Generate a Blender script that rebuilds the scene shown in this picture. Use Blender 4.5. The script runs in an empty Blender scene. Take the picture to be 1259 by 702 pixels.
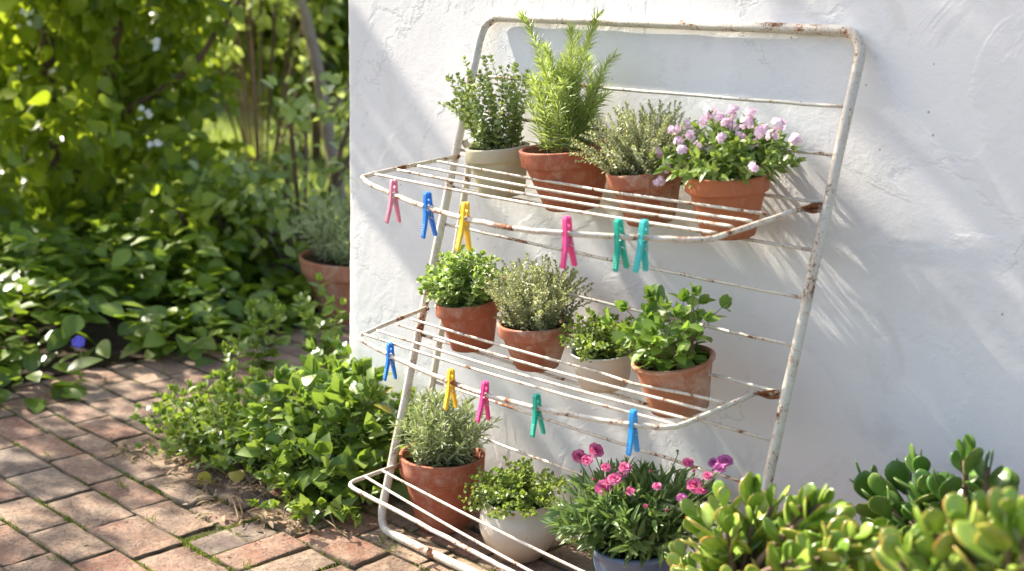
import bpy, math, random
import numpy as np
from mathutils import Vector, Matrix
rs = np.random.RandomState(7); random.seed(7)
C = bpy.context.scene.collection
R = math.radians

# ------------------------------------------------------------------ camera numbers (metres)
CAM = np.array([2.2346, -2.1748, 1.2753]); YAW, PITCH, ROLL, FPX = .7763, .2241, .0228, 1561.86
_cy, _sy = math.cos(YAW), math.sin(YAW)
_f0 = np.array([-_sy, _cy, 0]); _r0 = np.array([_cy, _sy, 0]); _u0 = np.array([0, 0, 1.])
_c, _s = math.cos(PITCH), math.sin(PITCH)
FWD = _c*_f0 - _s*_u0; _u1 = _c*_u0 + _s*_f0
_c, _s = math.cos(ROLL), math.sin(ROLL)
RGT = _c*_r0 + _s*_u1; UPV = _c*_u1 - _s*_r0
def ray(x, y): return FWD + RGT*(x-629.5)/FPX - UPV*(y-351)/FPX
def wy(x, y, yy):                       # where the line of sight meets the vertical plane y = yy
    d = ray(x, y); return CAM + d*((yy-CAM[1])/d[1])
def gz(x, y, z=0.):
    d = ray(x, y); return CAM + d*((z-CAM[2])/d[2])

# ------------------------------------------------------------------ mesh helpers
class MB:
    def __init__(s): s.v=[]; s.f=[]; s.e=[]; s.n=0; s.sm=[]
    def add(s, v, f, e=None):
        v = np.asarray(v, float).reshape(-1, 3)
        s.v.append(v); s.e.append(np.zeros(len(v)) if e is None else np.asarray(e, float))
        for q in f: s.f.append([i+s.n for i in q])
        s.n += len(v); return s
    def arr(s, v, f, e):                # f : (m,k) array, fast path
        s.v.append(v); s.e.append(e); s.f.extend((f+s.n).tolist()); s.n += len(v); return s
    def build(s, name, mat, parent=None, smooth=True):
        me = bpy.data.meshes.new(name)
        v = np.concatenate(s.v) if s.v else np.zeros((0,3))
        me.from_pydata(v.tolist(), [], s.f)
        at = me.attributes.new('e', 'FLOAT', 'POINT'); at.data.foreach_set('value', np.concatenate(s.e).astype(np.float32))
        if smooth: me.polygons.foreach_set('use_smooth', [True]*len(me.polygons))
        me.materials.append(mat); me.update()
        o = bpy.data.objects.new(name, me); C.objects.link(o)
        if parent: o.parent = parent
        return o
def empty(name, loc=(0,0,0)):
    o = bpy.data.objects.new(name, None); C.objects.link(o); o.location = loc; o.empty_display_size = .05; return o
def tag(o, label=None, cat=None, group=None, kind=None):
    if label: o['label'] = label
    if cat: o['category'] = cat
    if group: o['group'] = group
    if kind: o['kind'] = kind
    return o
def unit(a):
    a = np.asarray(a, float); return a/np.maximum(np.linalg.norm(a, axis=-1, keepdims=True), 1e-9)

def tube(mb, path, rad, n=10, closed=False, cap=True):
    P = np.asarray(path, float); m = len(P); rad = np.broadcast_to(np.asarray(rad, float), (m,))
    if closed: T = unit(np.roll(P, -1, 0)-np.roll(P, 1, 0))
    else:
        T = np.gradient(P, axis=0); T = unit(T)
    a = np.array([0,0,1.]) if abs(T[0][2]) < .9 else np.array([1.,0,0])
    N = unit(np.cross(T[0], a)); Ns=[N]
    for i in range(1, m):
        N = N - T[i]*(N@T[i]); N = unit(N); Ns.append(N)
    Ns = np.array(Ns); B = np.cross(T, Ns)
    th = np.arange(n)*2*math.pi/n
    V = P[:,None,:] + rad[:,None,None]*(np.cos(th)[None,:,None]*Ns[:,None,:] + np.sin(th)[None,:,None]*B[:,None,:])
    F=[]
    mm = m if closed else m-1
    for i in range(mm):
        j=(i+1)%m
        for k in range(n):
            l=(k+1)%n; F.append([i*n+k, i*n+l, j*n+l, j*n+k])
    if cap and not closed: F.append(list(range(n))[::-1]); F.append([(m-1)*n+k for k in range(n)])
    mb.add(V.reshape(-1,3), F); return mb
def lathe(mb, prof, n=56, wob=0.):
    prof = np.array(prof); m=len(prof); th=np.arange(n)*2*math.pi/n
    w = 1+wob*np.sin(2*th+1.)
    V = np.stack([prof[:,0][:,None]*(np.cos(th)*w)[None], prof[:,0][:,None]*(np.sin(th)*w)[None], np.broadcast_to(prof[:,1][:,None],(m,n))], -1)
    F=[]
    for i in range(m-1):
        for k in range(n):
            l=(k+1)%n; F.append([i*n+k, i*n+l, (i+1)*n+l, (i+1)*n+k])
    F.append(list(range(n))[::-1])
    mb.add(V.reshape(-1,3), F); return mb
def box(mb, lo, hi):
    x0,y0,z0=lo; x1,y1,z1=hi
    mb.add([(x0,y0,z0),(x1,y0,z0),(x1,y1,z0),(x0,y1,z0),(x0,y0,z1),(x1,y0,z1),(x1,y1,z1),(x0,y1,z1)],
           [(3,2,1,0),(4,5,6,7),(0,1,5,4),(1,2,6,5),(2,3,7,6),(3,0,4,7)]); return mb
def smooth_path(pts, k=8, wob=0.):     # Catmull-Rom
    P=np.array(pts,float); P=np.vstack([2*P[0]-P[1],P,2*P[-1]-P[-2]]); out=[]
    for i in range(1,len(P)-2):
        for t in np.arange(k)/k:
            a,b,c,d=P[i-1],P[i],P[i+1],P[i+2]
            out.append(.5*((2*b)+(-a+c)*t+(2*a-5*b+4*c-d)*t*t+(-a+3*b-3*c+d)*t**3))
    out.append(P[-2]); out=np.array(out)
    if wob: out=out+rs.normal(0,wob,out.shape)
    return out
def round_corners(pts, rad, closed=False, k=7):
    P=[np.array(p,float) for p in pts]; out=[]; n=len(P)
    for i in range(n):
        if not closed and i in (0,n-1): out.append(P[i]); continue
        a,b,c=P[i-1],P[i],P[(i+1)%n]; d1=unit(a-b); d2=unit(c-b)
        r=rad[i] if hasattr(rad,'__len__') else rad
        s=b+d1*r; e=b+d2*r
        for t in np.linspace(0,1,k): out.append((1-t)**2*s+2*t*(1-t)*b+t*t*e)
    # add points along straights
    res=[]; m=len(out)
    for i in range(m if closed else m-1):
        a=out[i]; b=out[(i+1)%m]; L=np.linalg.norm(b-a); q=max(1,int(L/.05))
        for j in range(q): res.append(a+(b-a)*j/q)
    if not closed: res.append(out[-1])
    return np.array(res)

# ------------------------------------------------------------------ leaf templates (x width, y length, z up)
def tpl_leaf(st, wd, fold=.25, curl=.15, serr=0.):
    v=[]; e=[]; f=[]; n=len(st)
    for i,(t,w) in enumerate(zip(st,wd)):
        z=-curl*t*t; ws=w*(1+serr*(1 if i%2 else -1))
        v += [(-ws/2,t,z+fold*w/2),(0,t,z),(ws/2,t,z+fold*w/2)]; e += [1,0,1]
    for i in range(n-1):
        a=3*i; f += [(a,a+1,a+4,a+3),(a+1,a+2,a+5,a+4)]
    return np.array(v,float), np.array(f), np.array(e,float)
OVATE = tpl_leaf([0,.12,.3,.5,.7,.88,1],[.03,.34,.58,.62,.47,.24,.02],.2,.2)
MINTL = tpl_leaf([0,.1,.25,.42,.58,.74,.88,1],[.04,.42,.66,.74,.68,.52,.3,.03],.22,.2,.05)
ROUND = tpl_leaf([0,.2,.5,.8,1],[.1,.62,.8,.6,.1],.25,.15)
SMALL = tpl_leaf([0,.45,1],[.08,.62,.06],.3,.1)
NEEDLE = tpl_leaf([0,.5,1],[.07,.13,.03],.5,.12)
LANCE = tpl_leaf([0,.2,.5,.8,1],[.05,.15,.18,.11,.01],.5,.25)
BROAD = tpl_leaf([0,.08,.25,.45,.65,.85,1],[.05,.5,.78,.74,.56,.28,.02],.12,.22)
IVYL = tpl_leaf([0,.04,.2,.35,.5,.62,.82,1],[.2,.72,.92,.62,.66,.42,.26,.02],.2,.22)
PETAL = tpl_leaf([0,.3,.7,.95,1.0],[.08,.3,.74,.66,.3],.08,.12)
BLADE = tpl_leaf([0,.5,1],[.05,.045,.005],.4,.35)
def tpl_jade():
    v=[];e=[];f=[]; st=np.array([0,.06,.16,.32,.5,.68,.83,.94,1.]); wd=[.09,.14,.26,.45,.58,.62,.52,.32,.04]; th=[.07,.075,.08,.085,.09,.09,.08,.06,.02]; k=10
    for i,(t,w,h) in enumerate(zip(st,wd,th)):
        for j in range(k):
            a=2*math.pi*j/k; x=math.cos(a)*w/2; z=math.sin(a)*h*.62+ .18*t*t + .25*x*x
            v.append((x,t,z)); e.append(max(abs(math.cos(a))**6*min(1,t*1.5), 1. if t>.97 else 0.))
    for i in range(len(st)-1):
        for j in range(k): l=(j+1)%k; f.append((i*k+j,i*k+l,(i+1)*k+l,(i+1)*k+j))
    return np.array(v),np.array(f),np.array(e,float)
JADE=tpl_jade()
def scatter(mb, tpl, pos, d, nrm, size, wscale=None):
    v,f,e=tpl; pos=np.asarray(pos,float); m=len(pos)
    if m==0: return mb
    d=unit(d); nrm=np.asarray(nrm,float); nrm=unit(nrm-d*np.sum(nrm*d,-1,keepdims=True)); x=np.cross(d,nrm)
    size=np.broadcast_to(np.asarray(size,float),(m,)); ws=size if wscale is None else size*wscale
    V=pos[:,None]+ x[:,None]*(v[:,0][None,:,None]*ws[:,None,None]) + d[:,None]*(v[:,1][None,:,None]*size[:,None,None]) + nrm[:,None]*(v[:,2][None,:,None]*size[:,None,None])
    k=len(v); F=(f[None]+ (np.arange(m)*k)[:,None,None]).reshape(-1,f.shape[1])
    mb.arr(V.reshape(-1,3), F, np.tile(e,m)); return mb

# ------------------------------------------------------------------ materials
def newmat(name):
    m=bpy.data.materials.new(name); m.use_nodes=True; nt=m.node_tree; nt.nodes.clear()
    return m, nt
class N:
    def __init__(s, nt): s.nt=nt
    def __call__(s, typ, ins=None, **kw):
        n=s.nt.nodes.new(typ)
        for k,v in kw.items(): setattr(n,k,v)
        for k,v in (ins or {}).items():
            if hasattr(v,'is_linked') or isinstance(v, bpy.types.NodeSocket): s.nt.links.new(v,n.inputs[k])
            else: n.inputs[k].default_value=v
        return n
    def noise(s, scale, detail=4, rough=.55, vec=None, dist=0.):
        i={'Scale':scale,'Detail':detail,'Roughness':rough,'Distortion':dist}
        if vec is not None: i['Vector']=vec
        return s('ShaderNodeTexNoise', i).outputs['Fac']
    def ramp(s, fac, stops, interp='LINEAR'):
        n=s('ShaderNodeValToRGB',{'Fac':fac}); cr=n.color_ramp; cr.interpolation=interp
        while len(cr.elements)<len(stops): cr.elements.new(.5)
        for el,(p,c) in zip(cr.elements,stops):
            el.position=p; el.color=(c,c,c,1) if isinstance(c,(int,float)) else (*c,1)
        return n.outputs['Color']
    def mix(s, f, a, b, mode='MIX'):
        n=s('ShaderNodeMix',data_type='RGBA',blend_type=mode)
        for idx,v in ((0,f),(6,a),(7,b)):
            if isinstance(v,bpy.types.NodeSocket): s.nt.links.new(v,n.inputs[idx])
            else: n.inputs[idx].default_value = v if idx==0 else (*v,1) if len(v)==3 else v
        return n.outputs[2]
    def math(s, op, a, b=0., c=0.):
        n=s('ShaderNodeMath',operation=op)
        for i,v in enumerate((a,b,c)):
            if isinstance(v,bpy.types.NodeSocket): s.nt.links.new(v,n.inputs[i])
            else: n.inputs[i].default_value=v
        return n.outputs[0]
    def bump(s, h, strength, dist, normal=None):
        i={'Height':h,'Strength':strength,'Distance':dist}
        if normal is not None: i['Normal']=normal
        return s('ShaderNodeBump',i).outputs['Normal']
    def out(s, shader): s('ShaderNodeOutputMaterial',{'Surface':shader})
def coords(n): return n('ShaderNodeTexCoord').outputs['Object']

def leafmat(name, dark, mid, light, trans=.35, rough=.42, edge=None, tcol=None, spec=.5):
    m,nt=newmat(name); n=N(nt)
    rnd=n('ShaderNodeNewGeometry').outputs['Random Per Island']
    col=n.ramp(rnd,[(0,dark),(.5,mid),(1,light)])
    nz=n.noise(90,2,.5,coords(n))
    col=n.mix(n.math('MULTIPLY',nz,.35),col,tuple(c*.55 for c in mid))
    e=n('ShaderNodeAttribute',attribute_name='e').outputs['Fac']
    if edge: col=n.mix(n.math('MULTIPLY',n.math('POWER',e,2.),n.ramp(rnd,[(.25,0.),(.8,.9)])),col,edge)
    else: col=n.mix(n.math('MULTIPLY',n.math('SUBTRACT',1.,n.math('MINIMUM',n.math('MULTIPLY',e,3.),1.)),.22),col,light)
    b=n('ShaderNodeBsdfPrincipled',{'Base Color':col,'Roughness':rough,'Specular IOR Level':spec})
    if trans>0:
        tc=n.mix(.5,col,tcol or (light[0]*1.3,light[1]*1.35,light[2]*.5))
        t=n('ShaderNodeBsdfTranslucent',{'Color':tc})
        s=n('ShaderNodeMixShader',{0:trans,1:b.outputs[0],2:t.outputs[0]}).outputs[0]
    else: s=b.outputs[0]
    n.out(s); return m
def plain(name, col, rough=.6, metal=0., var=.15, scale=40, bump=.0, spec=.5):
    m,nt=newmat(name); n=N(nt); c=coords(n)
    nz=n.noise(scale,4,.6,c)
    colr=n.mix(nz,tuple(x*(1-var) for x in col),tuple(min(1,x*(1+var)) for x in col))
    i={'Base Color':colr,'Roughness':rough,'Metallic':metal,'Specular IOR Level':spec}
    if bump: i['Normal']=n.bump(n.noise(scale*2,5,.6,c),bump,.002)
    n.out(n('ShaderNodeBsdfPrincipled',i).outputs[0]); return m

def wall_mat():
    m,nt=newmat('lime_washed_plaster'); n=N(nt); c=coords(n)
    big=n.noise(1.3,3,.5,c); med=n.noise(6,5,.6,c,.4); fine=n.noise(60,6,.7,c); grit=n.noise(260,3,.6,c)
    col=n.mix(n.ramp(big,[(.3,0.),(.7,1.)]),(.80,.79,.77),(.75,.74,.725))
    col=n.mix(n.math('MULTIPLY',n.ramp(med,[(.5,0.),(.75,1.)]),.25),col,(.66,.665,.675))
    # hairline cracks
    wv=n('ShaderNodeVectorMath',{0:c},operation='ADD'); nn=n('ShaderNodeTexNoise',{'Vector':c,'Scale':7.,'Detail':5.,'Roughness':.65})
    sc=n('ShaderNodeVectorMath',{0:nn.outputs['Color']},operation='SCALE'); sc.inputs['Scale'].default_value=.35
    nt.links.new(sc.outputs[0],wv.inputs[1])
    vo=n('ShaderNodeTexVoronoi',{'Vector':wv.outputs[0],'Scale':1.15},feature='DISTANCE_TO_EDGE').outputs['Distance']
    line=n.ramp(vo,[(0.,1.),(.008,0.)])
    msk=n.ramp(n.noise(2.1,2,.5,c,.3),[(.47,0.),(.55,1.)])
    crack=n.math('MULTIPLY',line,msk)
    col=n.mix(n.math('MULTIPLY',crack,.3),col,(.36,.34,.31))
    pat=n.ramp(n.noise(2.6,6,.6,c,.6),[(.50,0.),(.53,1.)]); col=n.mix(n.math('MULTIPLY',pat,.16),col,(.60,.60,.58)); col=n.mix(n.math('MULTIPLY',n.ramp(n.noise(4.3,7,.7,c,1.),[(.56,0.),(.66,1.)]),.3),col,(.58,.55,.49))
    # dark specks
    sp=n('ShaderNodeTexVoronoi',{'Vector':c,'Scale':24.}).outputs['Distance']
    spm=n.math('MULTIPLY',n.ramp(sp,[(.04,1.),(.065,0.)]),n.ramp(n.noise(5,2,.5,c),[(.52,0.),(.6,1.)]))
    col=n.mix(n.math('MULTIPLY',spm,.75),col,(.12,.11,.10))
    sp2=n('ShaderNodeTexVoronoi',{'Vector':c,'Scale':75.}).outputs['Distance']
    spm2=n.math('MULTIPLY',n.ramp(sp2,[(.07,1.),(.12,0.)]),n.ramp(n.noise(9,2,.5,c),[(.55,0.),(.65,1.)]))
    col=n.mix(n.math('MULTIPLY',spm2,.4),col,(.3,.28,.25))
    # damp, dirty foot of the wall
    z=n('ShaderNodeSeparateXYZ',{0:c}).outputs['Z']
    foot=n.ramp(n.math('ADD',n.math('MULTIPLY',z,2.2),n.math('MULTIPLY',med,.35)),[(.15,1.),(.5,0.)])
    col=n.mix(n.math('MULTIPLY',foot,.85),col,(.36,.33,.25))
    trow=n.noise(16,4,.6,c,1.2)
    h=n.math('ADD',n.math('MULTIPLY',big,2.2),n.math('ADD',n.math('MULTIPLY',med,.45),n.math('ADD',n.math('MULTIPLY',n.math('MULTIPLY',trow,pat),.30),n.math('ADD',n.math('MULTIPLY',fine,.15),n.math('MULTIPLY',grit,.08)))))
    h=n.math('SUBTRACT',h,n.math('MULTIPLY',crack,.12))
    n.out(n('ShaderNodeBsdfPrincipled',{'Base Color':col,'Roughness':.85,'Specular IOR Level':.25,'Normal':n.bump(h,.42,.010)}).outputs[0])
    return m
def rust_mat(name='painted_steel', amount=.5):
    m,nt=newmat(name); n=N(nt); c=coords(n)
    a=n.noise(17,6,.72,c,.6); b=n.noise(85,4,.7,c)
    s=n.math('ADD',n.math('MULTIPLY',a,.75),n.math('MULTIPLY',b,.3))
    lo=.600-.075*(amount-.5)
    fs=n.math('ADD',n.noise(230,3,.7,c),n.math('MULTIPLY',a,.55)); m1=n.ramp(s,[(lo,0.),(lo+.02,1.)]); m2=n.ramp(fs,[(.90-.05*amount,0.),(.93-.05*amount,.85)]); mask=n.math('MAXIMUM',m1,m2); halo=n.ramp(s,[(lo-.10,0.),(lo+.02,1.)])
    rust=n.mix(n.ramp(n.noise(140,4,.7,c),[(.4,0.),(.6,1.)]),(.075,.028,.013),(.30,.105,.03))
    paint=n.mix(n.noise(9,3,.6,c),(.68,.63,.52),(.58,.54,.45))
    paint=n.mix(n.math('MULTIPLY',halo,.45),paint,(.48,.30,.15))
    col=n.mix(mask,paint,rust)
    h=n.math('ADD',n.math('MULTIPLY',mask,-.5),n.math('MULTIPLY',b,.5))
    ro=n.math('ADD',n.math('MULTIPLY',mask,.45),.38)
    n.out(n('ShaderNodeBsdfPrincipled',{'Base Color':col,'Roughness':ro,'Normal':n.bump(h,.5,.0012)}).outputs[0]); return m
def terracotta(name, a, b, lime=.3, seed=0.):
    m,nt=newmat(name); n=N(nt)
    tc=n('ShaderNodeVectorMath',{0:coords(n),1:(seed,seed*1.7,seed*.6)},operation='ADD').outputs[0]
    n1=n.noise(11,5,.62,tc,.5); n2=n.noise(70,5,.7,tc)
    col=n.mix(n.ramp(n1,[(.3,0.),(.7,1.)]),a,b)
    col=n.mix(n.math('MULTIPLY',n.ramp(n2,[(.55,0.),(.75,1.)]),.35),col,tuple(x*.6 for x in a))
    l=n.math('MULTIPLY',n.ramp(n.math('ADD',n.math('MULTIPLY',n.noise(26,7,.75,tc,1.),.6),n.math('MULTIPLY',n.noise(7,3,.6,tc,.5),.4)),[(.49,0.),(.62,1.)]),lime*1.05)
    col=n.mix(l,col,(.62,.50,.38))
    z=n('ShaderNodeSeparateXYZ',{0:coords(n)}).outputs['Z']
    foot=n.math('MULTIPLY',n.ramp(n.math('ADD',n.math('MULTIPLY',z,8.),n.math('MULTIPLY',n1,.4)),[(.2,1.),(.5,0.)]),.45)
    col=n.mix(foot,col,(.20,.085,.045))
    n.out(n('ShaderNodeBsdfPrincipled',{'Base Color':col,'Roughness':.78,'Specular IOR Level':.3,'Normal':n.bump(n2,.25,.0012)}).outputs[0]); return m
def glazed(name, a, b, speck=(.12,.08,.05), rough=.25, foot=(.55,.38,.24)):
    m,nt=newmat(name); n=N(nt); c=coords(n)
    col=n.mix(n.ramp(n.noise(9,4,.6,c),[(.3,0.),(.7,1.)]),a,b)
    sp=n('ShaderNodeTexVoronoi',{'Vector':c,'Scale':55.}).outputs['Distance']
    msk=n.math('MULTIPLY',n.ramp(sp,[(.08,1.),(.14,0.)]),n.ramp(n.noise(23,2,.5,c),[(.5,0.),(.56,1.)]))
    col=n.mix(n.math('MULTIPLY',msk,.8),col,speck)
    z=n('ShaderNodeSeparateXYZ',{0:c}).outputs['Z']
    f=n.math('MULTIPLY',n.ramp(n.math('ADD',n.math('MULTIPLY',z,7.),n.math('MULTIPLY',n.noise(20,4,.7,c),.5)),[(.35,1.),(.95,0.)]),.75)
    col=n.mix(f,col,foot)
    n.out(n('ShaderNodeBsdfPrincipled',{'Base Color':col,'Roughness':rough,'Normal':n.bump(n.noise(30,3,.5,c),.12,.002)}).outputs[0]); return m
def brick_mat():
    m,nt=newmat('clay_paver'); n=N(nt); c=coords(n)
    rnd=n('ShaderNodeNewGeometry').outputs['Random Per Island']
    col=n.ramp(rnd,[(0,(.26,.115,.07)),(.18,(.25,.15,.10)),(.38,(.33,.22,.145)),(.55,(.19,.12,.085)),(.72,(.28,.14,.09)),(.86,(.13,.10,.082)),(1,(.38,.265,.175))])
    n1=n.noise(12,6,.65,c,.4); n2=n.noise(75,5,.7,c); n3=n.noise(3.1,3,.5,c)
    col=n.mix(n.math('MULTIPLY',n.ramp(n1,[(.4,0.),(.68,1.)]),.55),col,(.46,.36,.25))
    col=n.mix(n.math('MULTIPLY',n.ramp(n2,[(.47,0.),(.66,1.)]),.6),col,(.08,.05,.037))
    sp=n('ShaderNodeTexVoronoi',{'Vector':c,'Scale':95.}).outputs['Distance']
    pit=n.math('MULTIPLY',n.ramp(sp,[(.12,1.),(.22,0.)]),n.ramp(n.noise(14,3,.6,c),[(.45,0.),(.6,1.)]))
    col=n.mix(n.math('MULTIPLY',pit,.7),col,(.07,.045,.035))
    e=n('ShaderNodeAttribute',attribute_name='e').outputs['Fac']
    dirt=n.math('MULTIPLY',n.ramp(n.math('ADD',e,n.math('MULTIPLY',n1,.6)),[(.95,0.),(1.5,1.)]),.6)
    col=n.mix(dirt,col,(.085,.075,.04))
    n4=n.noise(34,6,.75,c,.5); col=n.mix(n.math('MULTIPLY',n.ramp(n4,[(.52,0.),(.62,1.)]),.5),col,(.15,.10,.075)); col=n.mix(n.math('MULTIPLY',n.ramp(n3,[(.5,0.),(.65,1.)]),.35),col,(.12,.10,.08)); h=n.math('ADD',n.math('MULTIPLY',n1,.8),n.math('ADD',n.math('MULTIPLY',n4,.5),n.math('ADD',n.math('MULTIPLY',n2,.35),n.math('MULTIPLY',pit,-.6))))
    n.out(n('ShaderNodeBsdfPrincipled',{'Base Color':col,'Roughness':.82,'Specular IOR Level':.3,'Normal':n.bump(h,1.,.010)}).outputs[0]); return m
def ground_mat(name,a,b,c3,scale=6,bump=.02):
    m,nt=newmat(name); n=N(nt); c=coords(n)
    col=n.mix(n.ramp(n.noise(scale,5,.65,c),[(.35,0.),(.65,1.)]),a,b)
    col=n.mix(n.ramp(n.noise(scale*7,5,.7,c),[(.5,0.),(.7,.8)]),col,c3)
    n.out(n('ShaderNodeBsdfPrincipled',{'Base Color':col,'Roughness':.95,'Specular IOR Level':.1,'Normal':n.bump(n.noise(scale*9,6,.7,c),.8,bump)}).outputs[0]); return m

M_wall=wall_mat(); M_paint=rust_mat('cream_painted_steel',.45); M_paint2=rust_mat('heavily_rusted_painted_steel',.78); M_rust=rust_mat('bare_rusty_steel',2.6)
M_tc=[terracotta('terracotta_orange',(.50,.175,.08),(.42,.13,.06),.2,0), terracotta('terracotta_red',(.43,.13,.065),(.35,.10,.05),.35,3), terracotta('terracotta_weathered',(.46,.20,.11),(.37,.145,.08),.5,6), terracotta('terracotta_dusty',(.41,.145,.08),(.33,.11,.06),.5,9)]
M_buff=terracotta('buff_lime_clay',(.60,.55,.38),(.44,.43,.27),.8,2)
M_enamel=glazed('chipped_white_enamel',(.72,.70,.64),(.62,.60,.53),(.03,.04,.10),.35,(.58,.47,.35))
M_cream=glazed('cream_glaze',(.66,.61,.52),(.58,.53,.44),(.25,.16,.09),.2,(.52,.33,.19))
M_blue=glazed('blue_grey_glaze',(.09,.14,.24),(.16,.20,.25),(.05,.06,.08),.3,(.20,.22,.22))
M_soil=ground_mat('potting_soil',(.035,.024,.017),(.06,.042,.03),(.10,.075,.05),40,.006)
M_stem=plain('green_brown_stem',(.16,.15,.06),.7,var=.3); M_wood=plain('woody_stem',(.15,.095,.06),.85,var=.35,bump=.5)
M_bark=plain('bark',(.13,.075,.045),.9,var=.5,scale=12,bump=1.)
M_greybark=plain('grey_bark',(.36,.27,.20),.9,var=.4,scale=12,bump=1.)
M_spring=plain('steel_wire',(.55,.55,.55),.3,1.,.1)

# ------------------------------------------------------------------ world, sun, camera
sc=bpy.context.scene
w=bpy.data.worlds.new('World'); sc.world=w; w.use_nodes=True; nt=w.node_tree; nt.nodes.clear()
to_sun=np.array([-.76,-.105,.60]); to_sun/=np.linalg.norm(to_sun)
el=math.asin(to_sun[2]); az=math.atan2(to_sun[0],to_sun[1])
sky=nt.nodes.new('ShaderNodeTexSky'); sky.sky_type='NISHITA'; sky.sun_disc=False; sky.sun_elevation=el; sky.sun_rotation=az
sky.air_density=1.; sky.dust_density=2.6; sky.ozone_density=.9; sky.air_density=.9
bg=nt.nodes.new('ShaderNodeBackground'); bg.inputs['Strength'].default_value=.125; wo=nt.nodes.new('ShaderNodeOutputWorld')
nt.links.new(sky.outputs[0],bg.inputs[0]); nt.links.new(bg.outputs[0],wo.inputs[0])
sl=bpy.data.lights.new('sun','SUN'); sl.energy=5.0; sl.angle=R(.6); sl.color=(1.,.915,.79)
so=bpy.data.objects.new('sun',sl); C.objects.link(so); so.rotation_mode='QUATERNION'; so.rotation_quaternion=Vector(to_sun).to_track_quat('Z','Y')
so.location=(-6,-2,6)
cd=bpy.data.cameras.new('camera'); cd.sensor_width=36; cd.lens=36*FPX/1259; cd.clip_end=200; cd.clip_start=.05
cd.dof.use_dof=True; cd.dof.focus_distance=2.78; cd.dof.aperture_fstop=2.8
co=bpy.data.objects.new('camera',cd); C.objects.link(co)
mw=Matrix.Identity(4)
for i in range(3): mw[i][0]=RGT[i]; mw[i][1]=UPV[i]; mw[i][2]=-FWD[i]; mw[i][3]=CAM[i]
co.matrix_world=mw; sc.camera=co
sc.cycles.max_bounces=7; sc.cycles.transmission_bounces=4; sc.cycles.diffuse_bounces=4; sc.cycles.glossy_bounces=3
sc.view_settings.view_transform='Standard'; sc.view_settings.look='None'; sc.view_settings.gamma=1; sc.view_settings.use_curve_mapping=False
sc.view_settings.exposure=1.5

# ------------------------------------------------------------------ the setting
def sheet(name,x0,x1,y0,y1,z,mat,nx=2,ny=2,amp=0.):
    xs=np.linspace(x0,x1,nx); ys=np.linspace(y0,y1,ny); X,Y=np.meshgrid(xs,ys); Z=np.full_like(X,z)+rs.normal(0,amp,X.shape) if amp else np.full_like(X,z)
    V=np.stack([X,Y,Z],-1).reshape(-1,3); F=[[j*nx+i,j*nx+i+1,(j+1)*nx+i+1,(j+1)*nx+i] for j in range(ny-1) for i in range(nx-1)]
    return tag(MB().add(V,F).build(name,mat),kind='structure')
sheet('ground',-60,60,-60,60,-.03,ground_mat('earth',(.09,.065,.04),(.06,.045,.03),(.13,.10,.07),3))
sheet('mortar_bed',-1.75,6,-5,1.9,-.009,ground_mat('sandy_joint',(.075,.062,.034),(.045,.06,.016),(.12,.095,.06),9,.01))
def brick(mb,x0,x1,y0,y1):
    x0+=rs.uniform(.001,.005); x1-=rs.uniform(.001,.005); y0+=rs.uniform(.001,.005); y1-=rs.uniform(.001,.005)
    zo=rs.uniform(-.005,.002); tx,ty=rs.normal(0,.016,2); cx,cy=(x0+x1)/2,(y0+y1)/2; ang=rs.normal(0,.012)
    def ring(ins,z): 
        p=[]; nxy=[(x0+ins,y0+ins,x1-ins,y0+ins),(x1-ins,y0+ins,x1-ins,y1-ins),(x1-ins,y1-ins,x0+ins,y1-ins),(x0+ins,y1-ins,x0+ins,y0+ins)]
        for a,b,c,d in nxy:
            for t in (0,.25,.5,.75): p.append((a+(c-a)*t,b+(d-b)*t,z))
        return p
    V=[];E=[]
    for ins,z,e in ((0,-.05,1),(0,-.004,1),(.0018,-.001,.9),(.006,.0,.6),(.02,.0006,.12)):
        r=ring(ins,z); j=rs.normal(0,.0019,(16,2))
        for k,(x,y,zz) in enumerate(r):
            jj=j[k] if z>-.04 else (0,0)
            V.append((x+jj[0],y+jj[1],zz+zo+(x-cx)*tx*.5+(y-cy)*ty)); E.append(e)
    F=[]
    for q in range(4):
        for k in range(16): l=(k+1)%16; F.append([q*16+k,q*16+l,(q+1)*16+l,(q+1)*16+k])
    V.append((cx,cy,.0008+zo)); E.append(0); 
    for k in range(16): F.append([64+k,64+(k+1)%16,80])
    V=np.array(V); d=V[:,:2]-[cx,cy]; V[:,0]=cx+d[:,0]*math.cos(ang)-d[:,1]*math.sin(ang); V[:,1]=cy+d[:,0]*math.sin(ang)+d[:,1]*math.cos(ang)
    mb.add(V,F,E)
mb=MB(); L=.223
ylines=[-.97-.118*k for k in range(14,0,-1)]+[-.97,-.853,-.715]
def rows(mb,ys,xa,xb,off0=0):
    for i in range(len(ys)-1):
        x=xa+(-L+ (off0+i*.37+rs.uniform(-.06,.06))%1*L)
        while x<xb:
            a=max(x,xa); b=min(x+L,xb)
            if b-a>.035: brick(mb,a,b,ys[i],ys[i+1])
            x+=L
rows(mb,ylines,-1.72,2.6)
rows(mb,[-.715,-.6,-.51],-1.72,-.27,.4)
x=-.27
while x<2.6: brick(mb,x,x+.113,-.715,-.51); x+=.113
ys=[-.51+.1155*k for k in range(5)]
rows(mb,ys,-1.72,2.6,.2)
rows(mb,[ys[-1]+.1155*k for k in range(16)],-1.72,-.60,.1)
paving=mb.build('brick_paving',brick_mat()); tag(paving,kind='structure')
sheet('garden_soil',-4.2,-1.70,-5,3.2,.004,ground_mat('bed_soil',(.06,.042,.028),(.035,.026,.018),(.10,.075,.05),12,.02))
sheet('lawn',-16,-4.15,-8,14,.0,ground_mat('lawn_turf',(.22,.28,.07),(.28,.32,.10),(.17,.22,.05),5,.03))
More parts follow.
